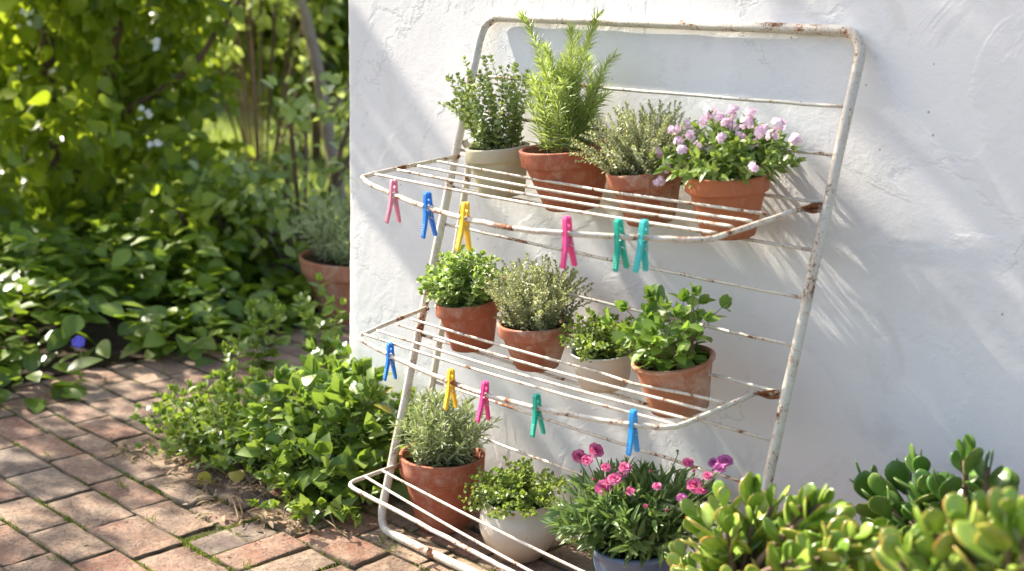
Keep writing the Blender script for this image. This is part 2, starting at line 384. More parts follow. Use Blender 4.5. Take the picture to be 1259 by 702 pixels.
sheet('lawn_path',-4.15,-1.0,2.05,14,.0,ground_mat('worn_grass',(.17,.19,.06),(.24,.22,.11),(.12,.15,.04),5,.03))

# the wall : rounded corner, slightly uneven arris, real thickness
def build_wall():
    zs=np.linspace(-.02,3.3,160); prof=[(6.,0.)]
    for x in np.linspace(5.5,-.50,14): prof.append((x,0.))
    r=.02
    for a in np.linspace(0,90,7): prof.append((-.535-r*math.sin(R(a)), r-r*math.cos(R(a))))
    prof += [(-.555,.14)]
    for a in np.linspace(0,90,5): prof.append((-.535-r*math.cos(R(a)), .28-r+r*math.sin(R(a))))
    prof += [(3.,.28),(6.,.28)]
    k=len(prof); V=[]
    wob=np.cumsum(rs.normal(0,.0007,len(zs))); wob-=np.linspace(0,wob[-1],len(zs)); 
    for i,z in enumerate(zs):
        for (x,y) in prof: V.append((x+(wob[i]+rs.normal(0,.0004) if x<-.51 else 0),y,z))
    F=[[i*k+j,(i+1)*k+j,(i+1)*k+j+1,i*k+j+1] for i in range(len(zs)-1) for j in range(k-1)]
    F+= [[i*k+k-1,(i+1)*k+k-1,(i+1)*k,i*k] for i in range(len(zs)-1)]
    F.append([(len(zs)-1)*k+j for j in range(k)])
    return tag(MB().add(V,F).build('garden_wall',M_wall),'white lime-washed plaster wall that the rack leans against','wall')
build_wall()

# ------------------------------------------------------------------ the drying rack
W,H=1.0134,1.2255; YT,YB=-.0141,-.3461
def FPt(u,s,dy=0.): return np.array([u*W, YT+(YB-YT)*s+dy, H*(1-s)])
rack=empty('drying_rack',(0.5,-.2,0)); tag(rack,'tall rusty cream wire clothes airer with three slatted shelves leaning on the white wall','drying rack')
bpy.context.view_layer.update()
def rel(o,parent):
    o.parent=parent; o.matrix_parent_inverse=parent.matrix_world.inverted(); return o
def lift(p): p=np.array(p,float); p[2]=max(p[2],.0115); return p
loop=round_corners([FPt(0,0),FPt(1,0),FPt(1,1),FPt(0,1)],[.06,.055,.07,.075],True)
loop[:,2]=np.maximum(loop[:,2],.0125); loop+= rs.normal(0,.0004,loop.shape)
rel(tube(MB(),loop,.0102,14,True).build('frame',M_paint),rack)
for i in range(12):
    s=.1126+.0718*i
    if i<8: a_,b_=FPt(.004,s,.008),FPt(.996,s,.008)
    elif i<10:      # lower rungs run from the rear stay to the right upright
        cand=[(abs(wy(q,(458,503)[i-8]+(q-500)*(.335,.385)[i-8],yy)[0]-xx),q) for q in range(470,560) for yy,xx in [((-.113,-.119)[i-8],(-.050,-.058)[i-8])]]
        q=min(cand)[1]; a_=wy(q,(458,503)[i-8]+(q-500)*(.335,.385)[i-8],(-.113,-.119)[i-8]); b_=FPt(.996,s,.008)
    else:
        zz=wy(697,(623,648)[i-10],-.075)[2]; a_=np.array([-.072,-.125,zz]); b_=np.array([1.0,-.055,zz])
    pts=[a_+(b_-a_)*t+np.array([0,0,-.0035*math.sin(math.pi*t)]) for t in np.linspace(0,1,22)]
    rel(tube(MB(),np.array(pts)+rs.normal(0,.0005,(22,3)),.0036,8).build('rung',M_paint2 if i%3!=0 else M_paint),rack)
# folding stay behind the left upright
rel(tube(MB(),smooth_path([(.004,-.078,.935),(.0,-.062,.845),(-.058,-.122,.30),(-.088,-.147,.013)],8,.0004),.0085,12).build('stay',M_paint2),rack)
POTS=[]
def clear_pots(pts,rb):
    push=np.zeros(len(pts))
    for i,p in enumerate(pts):
        for B,ax,h,rr_,rb_ in POTS:
            a=(p-B)@ax
            if a<-.01 or a>h+.01: continue
            c=B+ax*a; t=max(0,min(1,a/h)); r=(rb_+(rr_*.86-rb_)*t if t<.7 else rr_+.001)+rb+.003; dx=abs(p[0]-c[0])
            if dx<r: push[i]=max(push[i],p[1]-(c[1]-math.sqrt(r*r-dx*dx)))
    m=len(push); w=max(2,m//20); ex=np.array([push[max(0,i-w):i+w+1].max() for i in range(m)]); ex=np.array([ex[max(0,i-w):i+w+1].mean() for i in range(m)]); ex[0]=ex[-1]=0; ex=np.maximum(ex,push)
    out=pts.copy(); out[:,1]-=ex; return out
def shelf(armL,cornL,front,cornR,armR,bars,rf,rb,mat):
    fr=round_corners([armL,cornL]+front+[cornR,armR],[0,.03]+[.05]*len(front)+[.035,0])
    fr=fr+rs.normal(0,.0005,fr.shape)
    f=rel(tube(MB(),fr,rf,12).build('shelf_frame',mat),rack)
    for a,b in bars:
        a=np.array(a);b=np.array(b)
        pts=np.array([a+(b-a)*t+np.array([0,-.006*math.sin(math.pi*t),-.004*math.sin(math.pi*t)]) for t in np.linspace(0,1,60)])
        pts=clear_pots(pts,rb)
        bar=tube(MB(),pts,rb,8).build('shelf_bar',M_paint); bar.parent=f
    return f
SH1=[(.113,-.475,.882),(.30,-.540,.879),(.427,-.575,.877),(.563,-.600,.875),(.69,-.603,.875),(.791,-.571,.877),(.90,-.512,.880)]
SH2=[(.174,-.466,.511),(.35,-.490,.508),(.521,-.500,.506),(.689,-.480,.509),(.834,-.443,.514)]
def bracket(p,q):
    p=np.array(p,float); q=np.array(q,float); mbk=MB(); d=unit(q-p); up=np.array([0,0,1.]); side=unit(np.cross(d,up))
    pts=[]; K=9
    for i in range(K):
        t=i/(K-1); c=p+(q-p)*t; tw=t*1.3; hw=.008+.006*math.sin(math.pi*t)
        a=math.cos(tw)*side+math.sin(tw)*up; n_=np.cross(a,d)
        for sgn in (1,-1):
            for e in (-1,1): pts.append(c+a*hw*e+n_*.0014*sgn)
    F=[]
    for i in range(K-1):
        a=4*i;b=a+4
        F+=[[a,a+1,b+1,b],[a+3,a+2,b+2,b+3],[a+1,a+3,b+3,b+1],[a+2,a,b,b+2]]
    F+=[[0,2,3,1],[4*K-4,4*K-3,4*K-1,4*K-2]]
    mbk.add(pts,F); return rel(mbk.build('bracket',M_rust),rack)
def hook(p,q):
    p=np.array(p,float); q=np.array(q,float); m=(p+q)/2
    pts=smooth_path([p,m+[0,-.002,-.006],q],6)
    return rel(tube(MB(),pts,.0045,8).build('bracket',M_rust),rack)
bracket((.962,-.125,.899),(1.008,-.100,.905)); hook((.972,-.118,.900),(1.012,-.102,.905))
bracket((.948,-.208,.552),(1.008,-.190,.560)); hook((.955,-.203,.553),(1.012,-.192,.560))
hook((.02,-.11,.899),(.0,-.10,.905)); hook((.02,-.205,.54),(.0,-.20,.545)); hook((.02,-.292,.162),(.0,-.30,.165)); hook((1.0,-.292,.162),(1.012,-.30,.165))

# ------------------------------------------------------------------ pegs
def peg_mat(name,col):
    m,nt=newmat(name); n=N(nt)
    b=n('ShaderNodeBsdfPrincipled',{'Base Color':(*col,1),'Roughness':.38,'Subsurface Weight':.15,'Subsurface Radius':(.004,.004,.004),'Normal':n.bump(n.noise(400,2,.5,coords(n)),.05,.001)})
    n.out(b.outputs[0]); return m
PEG={'light pink':(.78,.27,.38),'blue':(.015,.20,.70),'yellow':(.88,.56,.03),'hot pink':(.80,.06,.26),'green':(.005,.40,.28),'turquoise':(.04,.50,.46),'sky blue':(.03,.33,.75)}
PM={k:peg_mat(k.replace(' ','_')+'_plastic',v) for k,v in PEG.items()}
def peg_half_mesh(sgn):
    # profile in (y,z); bar passes at z=0 ; jaws above, legs spread below ; spring at z=-.016
    outer=[(.0045,.029),(.0062,.025),(.0070,.016),(.0072,.004),(.0078,-.008),(.0092,-.022),(.0112,-.038),(.0122,-.050),(.0112,-.054)]
    inner=[(.0085,-.054),(.0078,-.048),(.0052,-.034),(.0026,-.020),(.0009,-.012),(.0009,-.008),(.0048,-.004),(.0060,0.0),(.0048,.004),(.0009,.008),(.0008,.013),(.0026,.016),(.0008,.020),(.0006,.026),(.0016,.029)]
    P=outer+inner; n=len(P); b=.0009; hw=.0051
    c=np.mean(P,0); V=[];F=[]
    P=np.array(P); Pi=c+(P-c)*1.; 
    # inset copy for a soft edge
    d=np.roll(P,-1,0)-np.roll(P,1,0); nrm=unit(np.stack([-d[:,1],d[:,0]],-1)); Pin=P+nrm*b*.8*(1 if np.sum(np.cross(P,np.roll(P,-1,0)))>0 else -1)
    for x,Q in ((-hw,Pin),(-hw+b,P),(hw-b,P),(hw,Pin)):
        for y,z in Q: V.append((x,y*sgn,z))
    for k in range(3):
        for i in range(n): j=(i+1)%n; F.append([k*n+i,k*n+j,(k+1)*n+j,(k+1)*n+i])
    F.append(list(range(n))[::-1]); F.append([3*n+i for i in range(n)])
    # ribs on the leg
    for q in range(5):
        z=-.030-q*.0042; y=.0101+.0024*(-z-.03)/.02
        y=np.interp(-z,[.022,.038,.050],[.0092,.0112,.0122]); o=len(V)
        for xx in (-hw+.001,hw-.001):
            for (yy,zz) in ((y-.001,z-.0009),(y+.0007,z),(y-.001,z+.0009)): V.append((xx,yy*sgn,zz))
        F+=[[o,o+1,o+4,o+3],[o+1,o+2,o+5,o+4],[o,o+2,o+1],[o+3,o+4,o+5]]
    return V,F
def spring_mb():
    mb=MB(); pts=[]
    for i in range(60):
        a=i/60*2*math.pi*4; pts.append((-.0052+.0104*i/59,.0030*math.cos(a),-.014+.0030*math.sin(a)))
    tube(mb,pts,.00075,6)
    for s in (-1,1):
        tube(mb,[(s*.0052,.003*s,-.014),(s*.0054,.0062*s,-.006),(s*.0054,.0078*s,.004),(s*.0030,.0080*s,.006)],.00075,6)
        tube(mb,[(s*.0052,-.001,-.0165),(s*.0054,.0075,-.021),(s*.002,.0098,-.023)],.00075,6)
    return mb
def recalc(me):
    import bmesh
    bm=bmesh.new(); bm.from_mesh(me); bmesh.ops.recalc_face_normals(bm,faces=bm.faces); bm.to_mesh(me); bm.free()
_cache={}
def peg(p,color,label,rx=0.,rz=0.,sc=1.):
    o=empty('clothes_peg',p); o.rotation_euler=(rx,rs.normal(0,.05),rz); o.scale=(sc,sc,sc); tag(o,label,'clothes peg','plastic pegs clipped on the rack')
    if color not in _cache:
        hs=[]
        for s in (1,-1):
            V,F=peg_half_mesh(s); V=[(a,b*(1+max(0,-c-.014)*6),c) for a,b,c in V]; h=MB().add(V,F).build('peg_half',PM[color],smooth=False); recalc(h.data); hs.append(h)
        hs.append(spring_mb().build('spring',M_spring)); _cache[color]=hs
        for h in hs: h.parent=o
    else:
        for h in _cache[color]:
            c=h.copy(); C.objects.link(c); c.parent=o
    return o
def on_path(path,px,py):    # nearest place on a bar to a line of sight
    P=smooth_path(path,30); d=unit(ray(px,py)); r=P-CAM; dist=np.linalg.norm(r-np.outer(r@d,d),axis=1); i=int(np.argmin(dist)); 
    T=unit(P[min(i+1,len(P)-1)]-P[max(i-1,0)]); return P[i],math.atan2(T[1],T[0])
f1=[(.068,-.443,.884)]+SH1+[(1.0,-.457,.883)]; f2=[(.036,-.438,.514)]+SH2+[(.916,-.408,.518)]
for px,py,col,lab,path,rx in [(484,240,'light pink','pale pink peg on the top shelf, nearest its left corner',f1,.02),(526,257,'blue','deep blue peg on the top shelf between the pale pink and yellow pegs',f1,.10),
    (571,274,'yellow','yellow peg on the front bar of the top shelf',f1,-.04),(699,288,'hot pink','hot pink peg on the top shelf beside the green peg',f1,.05),
    (762,291,'green','dark green peg on the top shelf, left of its turquoise neighbour',f1,.10),(791,292,'turquoise','turquoise peg on the top shelf, rightmost in that row',f1,-.05),
    (480,437,'blue','blue peg near the left corner of the middle shelf',f2,.02),(554,469,'yellow','yellow peg on the front bar of the middle shelf',f2,0),
    (595,486,'hot pink','raspberry pink peg on the middle shelf, beside a yellow one',f2,.0),(659,502,'green','green peg hanging on the middle shelf between pink and blue pegs',f2,.08),
    (778,523,'sky blue','sky blue peg at the right end of the middle shelf',f2,.04)]:
    p,a=on_path(path,px,py); peg(p,col,lab,rx,-.12+.25*a+rs.normal(0,.07),1.08 if path is f1 else 1.02)

# ------------------------------------------------------------------ plants
def herb(n,R0,Wd,Hh,tpl,ll,spacing,mode='pair',t0=.25,alpha=(50,80),z0=0.,shell=.7,rstem=.0010,hvar=(.7,1.05),ell=1.,droop=0.,wsc=1.,power=.5,dirb=(0,0),rnd=None,upn=0.):
    rr=rnd or rs
    fol=MB(); st=MB(); P_=[];D_=[];N_=[];S_=[]; tips=[]
    for i in range(n):
        ph=rr.uniform(0,2*math.pi); u=rr.uniform(0,1)**power; rb=R0*math.sqrt(rr.uniform(0,1))*.85
        b=np.array([rb*math.cos(ph+rr.normal(0,.5)),rb*math.sin(ph+rr.normal(0,.5)),z0])
        h=Hh*math.sqrt(max(.05,1-shell*u*u))*rr.uniform(*hvar)
        e=np.array([Wd*u*math.cos(ph)+dirb[0],Wd*u*math.sin(ph)*ell+dirb[1],z0+h-droop*u*u])
        K=10; t=np.linspace(0,1,K); bx=1.25
        path=b+np.stack([(e-b)[0]*t**bx,(e-b)[1]*t**bx,(e-b)[2]*(1-(1-t)**(1.2+droop*3))],-1)
        path[1:]+=np.cumsum(rr.normal(0,.012*Hh,(K-1,3)),0)*.5
        Ls=np.linalg.norm(np.diff(path,axis=0),axis=1).sum(); tube(st,path,np.linspace(rstem,rstem*.5,K),4,cap=False)
        m=max(2,int(Ls*(1-t0)/spacing)); q=np.linspace(t0,1,m)
        pts=np.stack([np.interp(q,t,path[:,k]) for k in range(3)],-1); T=unit(np.gradient(path,axis=0)); T=unit(np.stack([np.interp(q,t,T[:,k]) for k in range(3)],-1))
        tips.append(path[-1])
        nper={'pair':2,'whorl':3,'needle':4,'alt':1}[mode]
        for k in range(nper):
            psi=(np.arange(m)*(math.pi/2 if mode=='pair' else 2.4))+k*2*math.pi/nper+rr.normal(0,.35,m)
            a=unit(np.cross(T,np.array([.3,.2,1.])+rr.normal(0,.01,3))); c=np.cross(T,a)
            perp=a*np.cos(psi)[:,None]+c*np.sin(psi)[:,None]
            al=np.radians(rr.uniform(alpha[0],alpha[1],m))*(1-.35*(q-t0)/(1-t0+1e-6))
            d=T*np.cos(al)[:,None]+perp*np.sin(al)[:,None]; nm=T*1.-d*.2+rr.normal(0,.25,(m,3))+np.array([0,0,upn])
            sz=(ll[0]+(ll[1]-ll[0])*(q-t0)/(1-t0+1e-6))*rr.uniform(.75,1.2,m)
            P_.append(pts);D_.append(d);N_.append(nm);S_.append(sz)
        # tip tuft
        for k in range(3):
            a=rr.uniform(0,6.28); d=T[-1]+.5*np.array([math.cos(a),math.sin(a),.2])
            P_.append(pts[-1:]);D_.append(d[None]);N_.append(np.array([[math.cos(a),math.sin(a),1.]]));S_.append(np.array([ll[1]*rr.uniform(.7,1)]))
    scatter(fol,tpl,np.concatenate(P_),np.concatenate(D_),np.concatenate(N_),np.concatenate(S_),wsc)
    return fol,st,np.array(tips)
def pot_profile(kind,rr,rb,h,sl):
    t=.006
    if kind=='terracotta':
        bh=h*.27; r1=rb+(rr-rb)*.80-.002; 
        return [(rb-.003,0),(rb,.0015),(rb+.001,.004),(rb+(r1-rb)*.5,(h-bh)*.5),(r1-.0015,h-bh-.004),(r1,h-bh-.0015),(r1+.006,h-bh),(r1+.0085,h-bh+.003),(rr-.001,h-.006),(rr,h-.002),(rr-.002,h),(rr-.007,h),(rr-.0095,h-.003),(rr-.012,h-sl-.015)]
    if kind=='plain':
        return [(rb-.003,0),(rb,.002),(rb+(rr-.006-rb)*.5,h*.46),(rr-.006,h*.9),(rr-.004,h*.915),(rr,h*.93),(rr+.001,h*.965),(rr,h-.002),(rr-.003,h),(rr-.008,h),(rr-.011,h-.004),(rr-.014,h-sl-.015)]
    if kind=='enamel':
        return [(rb-.006,0),(rb-.001,.003),(rb+.002,.01),(rb+(rr-rb)*.55,h*.5),(rr-.004,h*.92),(rr-.002,h*.94),(rr+.003,h*.955),(rr+.004,h*.985),(rr+.001,h),(rr-.003,h-.001),(rr-.006,h-.006),(rr-.01,h-sl-.015)]
    if kind=='belly':
        R_=rr*1.10
        return [(rb-.004,0),(rb,.002),(rb*1.15,h*.08),(R_*.86,h*.25),(R_*.98,h*.45),(R_,h*.58),(R_*.96,h*.74),(rr*.92,h*.87),(rr*.885,h*.91),(rr*.92,h*.945),(rr,h*.975),(rr,h*.99),(rr-.004,h),(rr-.009,h-.003),(rr*.86,h-.02),(rr*.84,h-sl-.015)]
    if kind=='bowl':
        return [(rb-.004,0),(rb,.003),(rr*.86,h*.35),(rr*.97,h*.7),(rr*.985,h*.88),(rr*1.0,h*.9),(rr*1.03,h*.93),(rr*1.03,h*.98),(rr,h),(rr-.006,h),(rr-.010,h-.006),(rr-.014,h-sl-.015)]
def densify(prof):
    out=[prof[0]]
    for a,b in zip(prof[:-1],prof[1:]):
        L_=math.hypot(b[0]-a[0],b[1]-a[1]); q=max(1,int(L_/.012))
        for j in range(1,q+1): out.append((a[0]+(b[0]-a[0])*j/q,a[1]+(b[1]-a[1])*j/q))
    return out
def potted(name,label,cat,rim,rimw,base,basew,yc,zb,kind,mat,sl=.018,lean=.5,group='plant pots on the rack'):
    B=wy(base[0],base[1],yc); 
    if zb is not None: B[2]=zb
    best=None
    for dy in np.linspace(-.05,.05,41):
        Rm=wy(rim[0],rim[1],yc+dy); d=Rm-B; s=abs(d[0])
        if best is None or s<best[0]: best=(s,dy)
    Rm=wy(rim[0],rim[1],yc+best[1]*lean)
    ax=Rm-B; ax[0]*=.8; h=np.linalg.norm(ax); 
    D=(Rm-CAM)@FWD; rr=rimw*D/FPX/2; rb=basew*((B-CAM)@FWD)/FPX/2
    o=empty(name,B); q=Vector((0,0,1)).rotation_difference(Vector(ax)); o.rotation_mode='QUATERNION'; o.rotation_quaternion=q
    tag(o,label,cat,group); POTS.append((B,ax/h,h,rr,rb))
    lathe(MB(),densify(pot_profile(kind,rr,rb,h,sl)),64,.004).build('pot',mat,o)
    # soil
    n_=40; mbs=MB(); rr2=rr-.011 if kind!='belly' else rr*.85; V=[(0,0,h-sl+.004)]; F=[]
    rings=[.25,.5,.75,1.]
    for rg in rings:
        for k in range(n_): a=2*math.pi*k/n_; V.append((rr2*rg*math.cos(a),rr2*rg*math.sin(a),h-sl+rs.normal(0,.0022)))
    for k in range(n_): F.append([0,1+k,1+(k+1)%n_])
    for g in range(3):
        for k in range(n_): l=(k+1)%n_; F.append([1+g*n_+k,1+(g+1)*n_+k,1+(g+1)*n_+l,1+g*n_+l])
    mbs.add(V,F).build('soil',M_soil,o)
    # bits of bark
    return o,h-sl,rr,B,ax/h
def put(o,fs,leafm,stemm=M_stem):
    f=fs[0].build('foliage',leafm,o); s=fs[1].build('stem',stemm,o); tag(s,kind=None); return f

G=leafmat
L_oreg=G('oregano_leaf',(.18,.27,.07),(.29,.39,.13),(.44,.53,.25),.35)
L_rose=G('rosemary_leaf',(.20,.29,.06),(.34,.45,.12),(.50,.58,.24),.34,.42)
L_thym=G('thyme_leaf',(.24,.28,.13),(.40,.43,.23),(.58,.60,.38),.3,.5)
L_phlo=G('phlox_leaf',(.12,.20,.035),(.20,.31,.06),(.36,.46,.16),.3,.35)
L_marj=G('marjoram_leaf',(.16,.26,.05),(.28,.41,.10),(.46,.57,.24),.35,.4)
L_savo=G('savory_leaf',(.12,.19,.03),(.22,.32,.06),(.40,.50,.15),.35,.4)
L_mint=G('mint_leaf',(.10,.20,.03),(.18,.31,.05),(.32,.46,.11),.38,.4)
L_lav=G('lavender_leaf',(.22,.28,.12),(.35,.42,.21),(.50,.56,.34),.28,.45)
L_dian=G('dianthus_leaf',(.08,.15,.04),(.15,.25,.075),(.27,.38,.15),.25,.38)
L_jade=G('jade_leaf',(.16,.28,.03),(.25,.38,.045),(.36,.48,.09),.12,.24,edge=(.50,.15,.04),spec=.55)
L_jade2=G('jade_leaf_dark',(.07,.16,.02),(.11,.22,.035),(.17,.29,.055),.10,.3,edge=(.2,.16,.03),spec=.45)
L_ivy=G('ivy_leaf',(.05,.12,.016),(.14,.25,.035),(.32,.43,.10),.36,.36)
L_vine=G('small_ivy_leaf',(.07,.14,.018),(.17,.28,.035),(.38,.48,.11),.40,.34)
L_bed=G('bed_leaf',(.055,.115,.012),(.13,.22,.022),(.28,.38,.05),.42,.36)
L_shr=G('shrub_leaf',(.09,.15,.01),(.20,.29,.018),(.40,.47,.055),.5,.33)
L_far=G('far_leaf',(.05,.085,.01),(.11,.16,.018),(.26,.32,.04),.45,.3)
L_pale=G('pale_leaf',(.20,.28,.05),(.34,.44,.10),(.56,.62,.30),.45,.22)
L_moss=G('moss',(.09,.13,.015),(.15,.20,.025),(.24,.29,.05),.3,.6)
L_dead=G('dead_leaf',(.14,.085,.04),(.24,.16,.08),(.36,.26,.14),.25,.7)
L_yel=G('yellowing_leaf',(.30,.28,.03),(.42,.36,.05),(.52,.44,.10),.4,.5)

# ---- shelf one
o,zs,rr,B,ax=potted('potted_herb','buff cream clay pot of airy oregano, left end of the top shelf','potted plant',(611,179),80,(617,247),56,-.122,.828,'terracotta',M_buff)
put(o,herb(60,rr*.8,.118,.215,ROUND,(.016,.011),.0115,'pair',.12,z0=zs,shell=.5,hvar=(.6,1.05),dirb=(-.022,0)),L_oreg)
o,zs,rr,B,ax=potted('potted_herb','large red terracotta pot of tall rosemary on the top shelf','potted plant',(697,180),121,(703,271),66,-.118,.826,'terracotta',M_tc[1],sl=.022)
put(o,herb(26,rr*.7,.112,.245,NEEDLE,(.036,.026),.0062,'needle',.10,(35,75),z0=zs,shell=.6,rstem=.0016,hvar=(.5,1.02),wsc=.85,power=.65),L_rose)
tl=MB(); ts=MB()
for (dx,dy,hh) in ((-.11,0.,.30),(.115,.0,.29),(.06,-.02,.27),(-.02,-.03,.235),(.035,.03,.25),(.13,.0,.21)):   # the tall leaders
    f,s,_=herb(1,.02,.01,hh,NEEDLE,(.036,.024),.005,'needle',.2,(30,65),z0=zs,dirb=(dx,dy),hvar=(1,1.0),rstem=.0017,wsc=.85,shell=0.); tl.v+=f.v; tl.e+=f.e; tl.f+=[[i+tl.n for i in q] for q in f.f]; tl.n+=f.n
tag(tl.build('foliage',L_rose,o))
o,zs,rr,B,ax=potted('potted_herb','dusty terracotta pot of dense grey green thyme between rosemary and lilac flowers','potted plant',(791,206),97,(800,284),58,-.122,.826,'terracotta',M_tc[3])
put(o,herb(165,rr*.85,.150,.150,SMALL,(.0095,.0065),.0048,'pair',.12,(40,85),z0=zs,shell=.75,hvar=(.7,1.06),power=.6,wsc=1.1),L_thym)
o,zs,rr,B,ax=potted('potted_flower','orange terracotta pot of pale lilac flowers, right end of the top shelf','potted plant',(893,213),103,(895,297),65,-.122,.826,'terracotta',M_tc[0])
fs=herb(95,rr*.8,.145,.115,OVATE,(.032,.025),.012,'pair',.15,(40,80),z0=zs,shell=.7,hvar=(.6,1.0),wsc=.62,power=.6,droop=.02); put(o,fs,L_phlo)
# flowers -------------------------------------------------------------
def petalmat(name,a,b,c3):
    m,nt=newmat(name); n=N(nt); rnd=n('ShaderNodeNewGeometry').outputs['Random Per Island']
    col=n.ramp(rnd,[(0,a),(.6,b),(1,c3)]); bs=n('ShaderNodeBsdfPrincipled',{'Base Color':col,'Roughness':.6}); t=n('ShaderNodeBsdfTranslucent',{'Color':col})
    n.out(n('ShaderNodeMixShader',{0:.35,1:bs.outputs[0],2:t.outputs[0]}).outputs[0]); return m
P_lil=petalmat('lilac_petal',(.70,.42,.60),(.86,.66,.77),(.9,.82,.86)); P_pink=petalmat('pink_petal',(.62,.07,.25),(.74,.17,.37),(.84,.42,.56)); P_mau=petalmat('mauve_petal',(.50,.10,.34),(.62,.18,.44),(.74,.36,.58)); P_blue=petalmat('blue_petal',(.14,.12,.62),(.20,.18,.75),(.3,.28,.8))
P_white=petalmat('white_petal',(.75,.74,.68),(.8,.8,.75),(.85,.85,.8)); P_eye=plain('flower_eye',(.35,.25,.04),.7); M_calyx=G('calyx',(.05,.10,.02),(.08,.14,.03),(.12,.2,.05),.1)
def small_flower(mb,c,nrm,size,np_=5):
    nrm=unit(nrm); a=unit(np.cross(nrm,[.3,.7,.1])); b=np.cross(nrm,a); ph=rs.uniform(0,6.28)
    D=[];
    for k in range(np_):
        t=ph+k*2*math.pi/np_+rs.normal(0,.06); D.append(a*math.cos(t)+b*math.sin(t)+nrm*.18)
    scatter(mb,PETAL,np.repeat([c],np_,0),D,np.repeat([nrm],np_,0),size*rs.uniform(.85,1.1,np_),1.15)
def cluster(parent,world,base,cnt,spread,fsize,mat,name='flower',stem_from=None):
    inv=parent.matrix_world.inverted(); c=np.array(inv@Vector(world)); mb=MB(); toc=unit(np.array(inv.to_3x3()@Vector(CAM-np.array(world))))
    for i in range(cnt):
        d=unit(rs.normal(0,1,3)+toc*.8+np.array([0,0,.8])); p=c+d*spread*rs.uniform(.5,1.); small_flower(mb,p,d+toc*.3+rs.normal(0,.2,3),fsize*rs.uniform(.8,1.1))
    f=mb.build(name,mat,parent)
    if stem_from is not None:
        s=MB(); st=np.array(stem_from); mid=(st+c)/2+np.array([0,0,.01]); tube(s,smooth_path([st,mid,c-np.array([0,0,.002])],5),.0008,5)
        # calyx tubes
        for i in range(cnt): 
            d=unit(rs.normal(0,1,3)+np.array([0,0,.6])); tube(s,[c-[0,0,.004],c+d*spread*.5],.0011,5)
        x=s.build('flower_stem',M_calyx,parent)
    return f
bpy.context.view_layer.update()
for (px,py) in [(874,138),(886,146),(901,138),(921,141),(829,160),(845,156),(848,168),(834,175),(917,152),(902,158),(933,162),(957,153),(979,173),(860,181),(873,188),(810,187),(818,207),(811,224),(927,206),(858,180),(866,150),(894,152),(910,170),(940,160),(888,172),(925,178),(838,186),(950,168)]:
    dy=-.19+rs.uniform(-.04,.05)
    if py>195: dy=-.235
    if px<820: dy=-.20
    wp=wy(px,py,dy); cluster(o,wp,B,rs.randint(7,10) if py<195 else 6,.0125,.0072,P_lil,stem_from=(rs.uniform(-.03,.03)+(px-893)/1200*.5,rs.uniform(-.02,.02),zs+.05))
# ---- shelf two
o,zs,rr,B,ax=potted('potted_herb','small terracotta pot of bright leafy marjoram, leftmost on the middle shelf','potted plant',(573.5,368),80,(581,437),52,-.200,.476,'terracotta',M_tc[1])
put(o,herb(95,rr*.85,.108,.130,ROUND,(.020,.015),.012,'pair',.15,(50,85),z0=zs,shell=.7,hvar=(.6,1.06),power=.6,droop=.012,upn=.5),L_marj)
o,zs,rr,B,ax=potted('potted_herb','red terracotta pot of thyme on the middle shelf beside the white enamel pot','potted plant',(657.5,395),94,(660,463),53,-.195,.474,'terracotta',M_tc[3])
put(o,herb(150,rr*.8,.130,.160,SMALL,(.0115,.008),.0052,'pair',.12,(40,80),z0=zs,shell=.7,hvar=(.65,1.06),power=.6,wsc=1.),L_thym)
o,zs,rr,B,ax=potted('potted_herb','chipped off white enamel pot of low savory on the middle shelf','potted plant',(740,430),77,(742,489),60,-.195,.474,'enamel',M_enamel,sl=.012)
put(o,herb(85,rr*.85,.095,.085,OVATE,(.016,.012),.008,'pair',.12,(40,80),z0=zs,shell=.6,hvar=(.6,1.1),power=.6,droop=.015,dirb=(-.004,0)),L_savo)
o,zs,rr,B,ax=potted('potted_herb','weathered terracotta pot of broad leaved mint, rightmost on the middle shelf','potted plant',(826,439),103,(835,514),72,-.190,.474,'plain',M_tc[2],sl=.016)
put(o,herb(34,rr*.8,.125,.150,MINTL,(.040,.031),.026,'pair',.2,(55,88),z0=zs,shell=.6,rstem=.0018,hvar=(.45,1.0),power=.7,upn=.9),L_mint,plain('mint_stem',(.20,.11,.07),.6))
# ---- floor pots
GP='pots standing on the bricks under the rack'
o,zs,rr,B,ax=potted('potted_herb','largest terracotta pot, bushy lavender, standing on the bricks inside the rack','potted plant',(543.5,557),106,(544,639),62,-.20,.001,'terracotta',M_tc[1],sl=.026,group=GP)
put(o,herb(70,rr*.6,.125,.175,LANCE,(.038,.028),.0105,'pair',.1,(30,65),z0=zs,shell=.6,hvar=(.55,1.0),power=.6,wsc=.85),L_lav)
o,zs,rr,B,ax=potted('potted_herb','round bellied cream glazed pot of low creeping herb on the bricks','potted plant',(638,611),90,(638,679),56,-.185,.001,'belly',M_cream,sl=.012,group=GP)
put(o,herb(130,rr*.8,.135,.088,ROUND,(.0135,.0105),.0095,'pair',.15,(45,85),z0=zs,shell=.7,hvar=(.6,1.08),power=.6,droop=.025),L_savo)
o,zs,rr,B,ax=potted('potted_flower','blue grey glazed bowl of pink carnations on the ground','potted plant',(784,663),116,(790,745),80,-.19,.001,'bowl',M_blue,sl=.008,group=GP)
put(o,herb(120,rr*.8,.165,.135,LANCE,(.062,.045),.016,'pair',.10,(25,65),z0=zs,shell=.6,hvar=(.6,1.0),power=.6,wsc=1.15,droop=.0),L_dian)
bpy.context.view_layer.update()
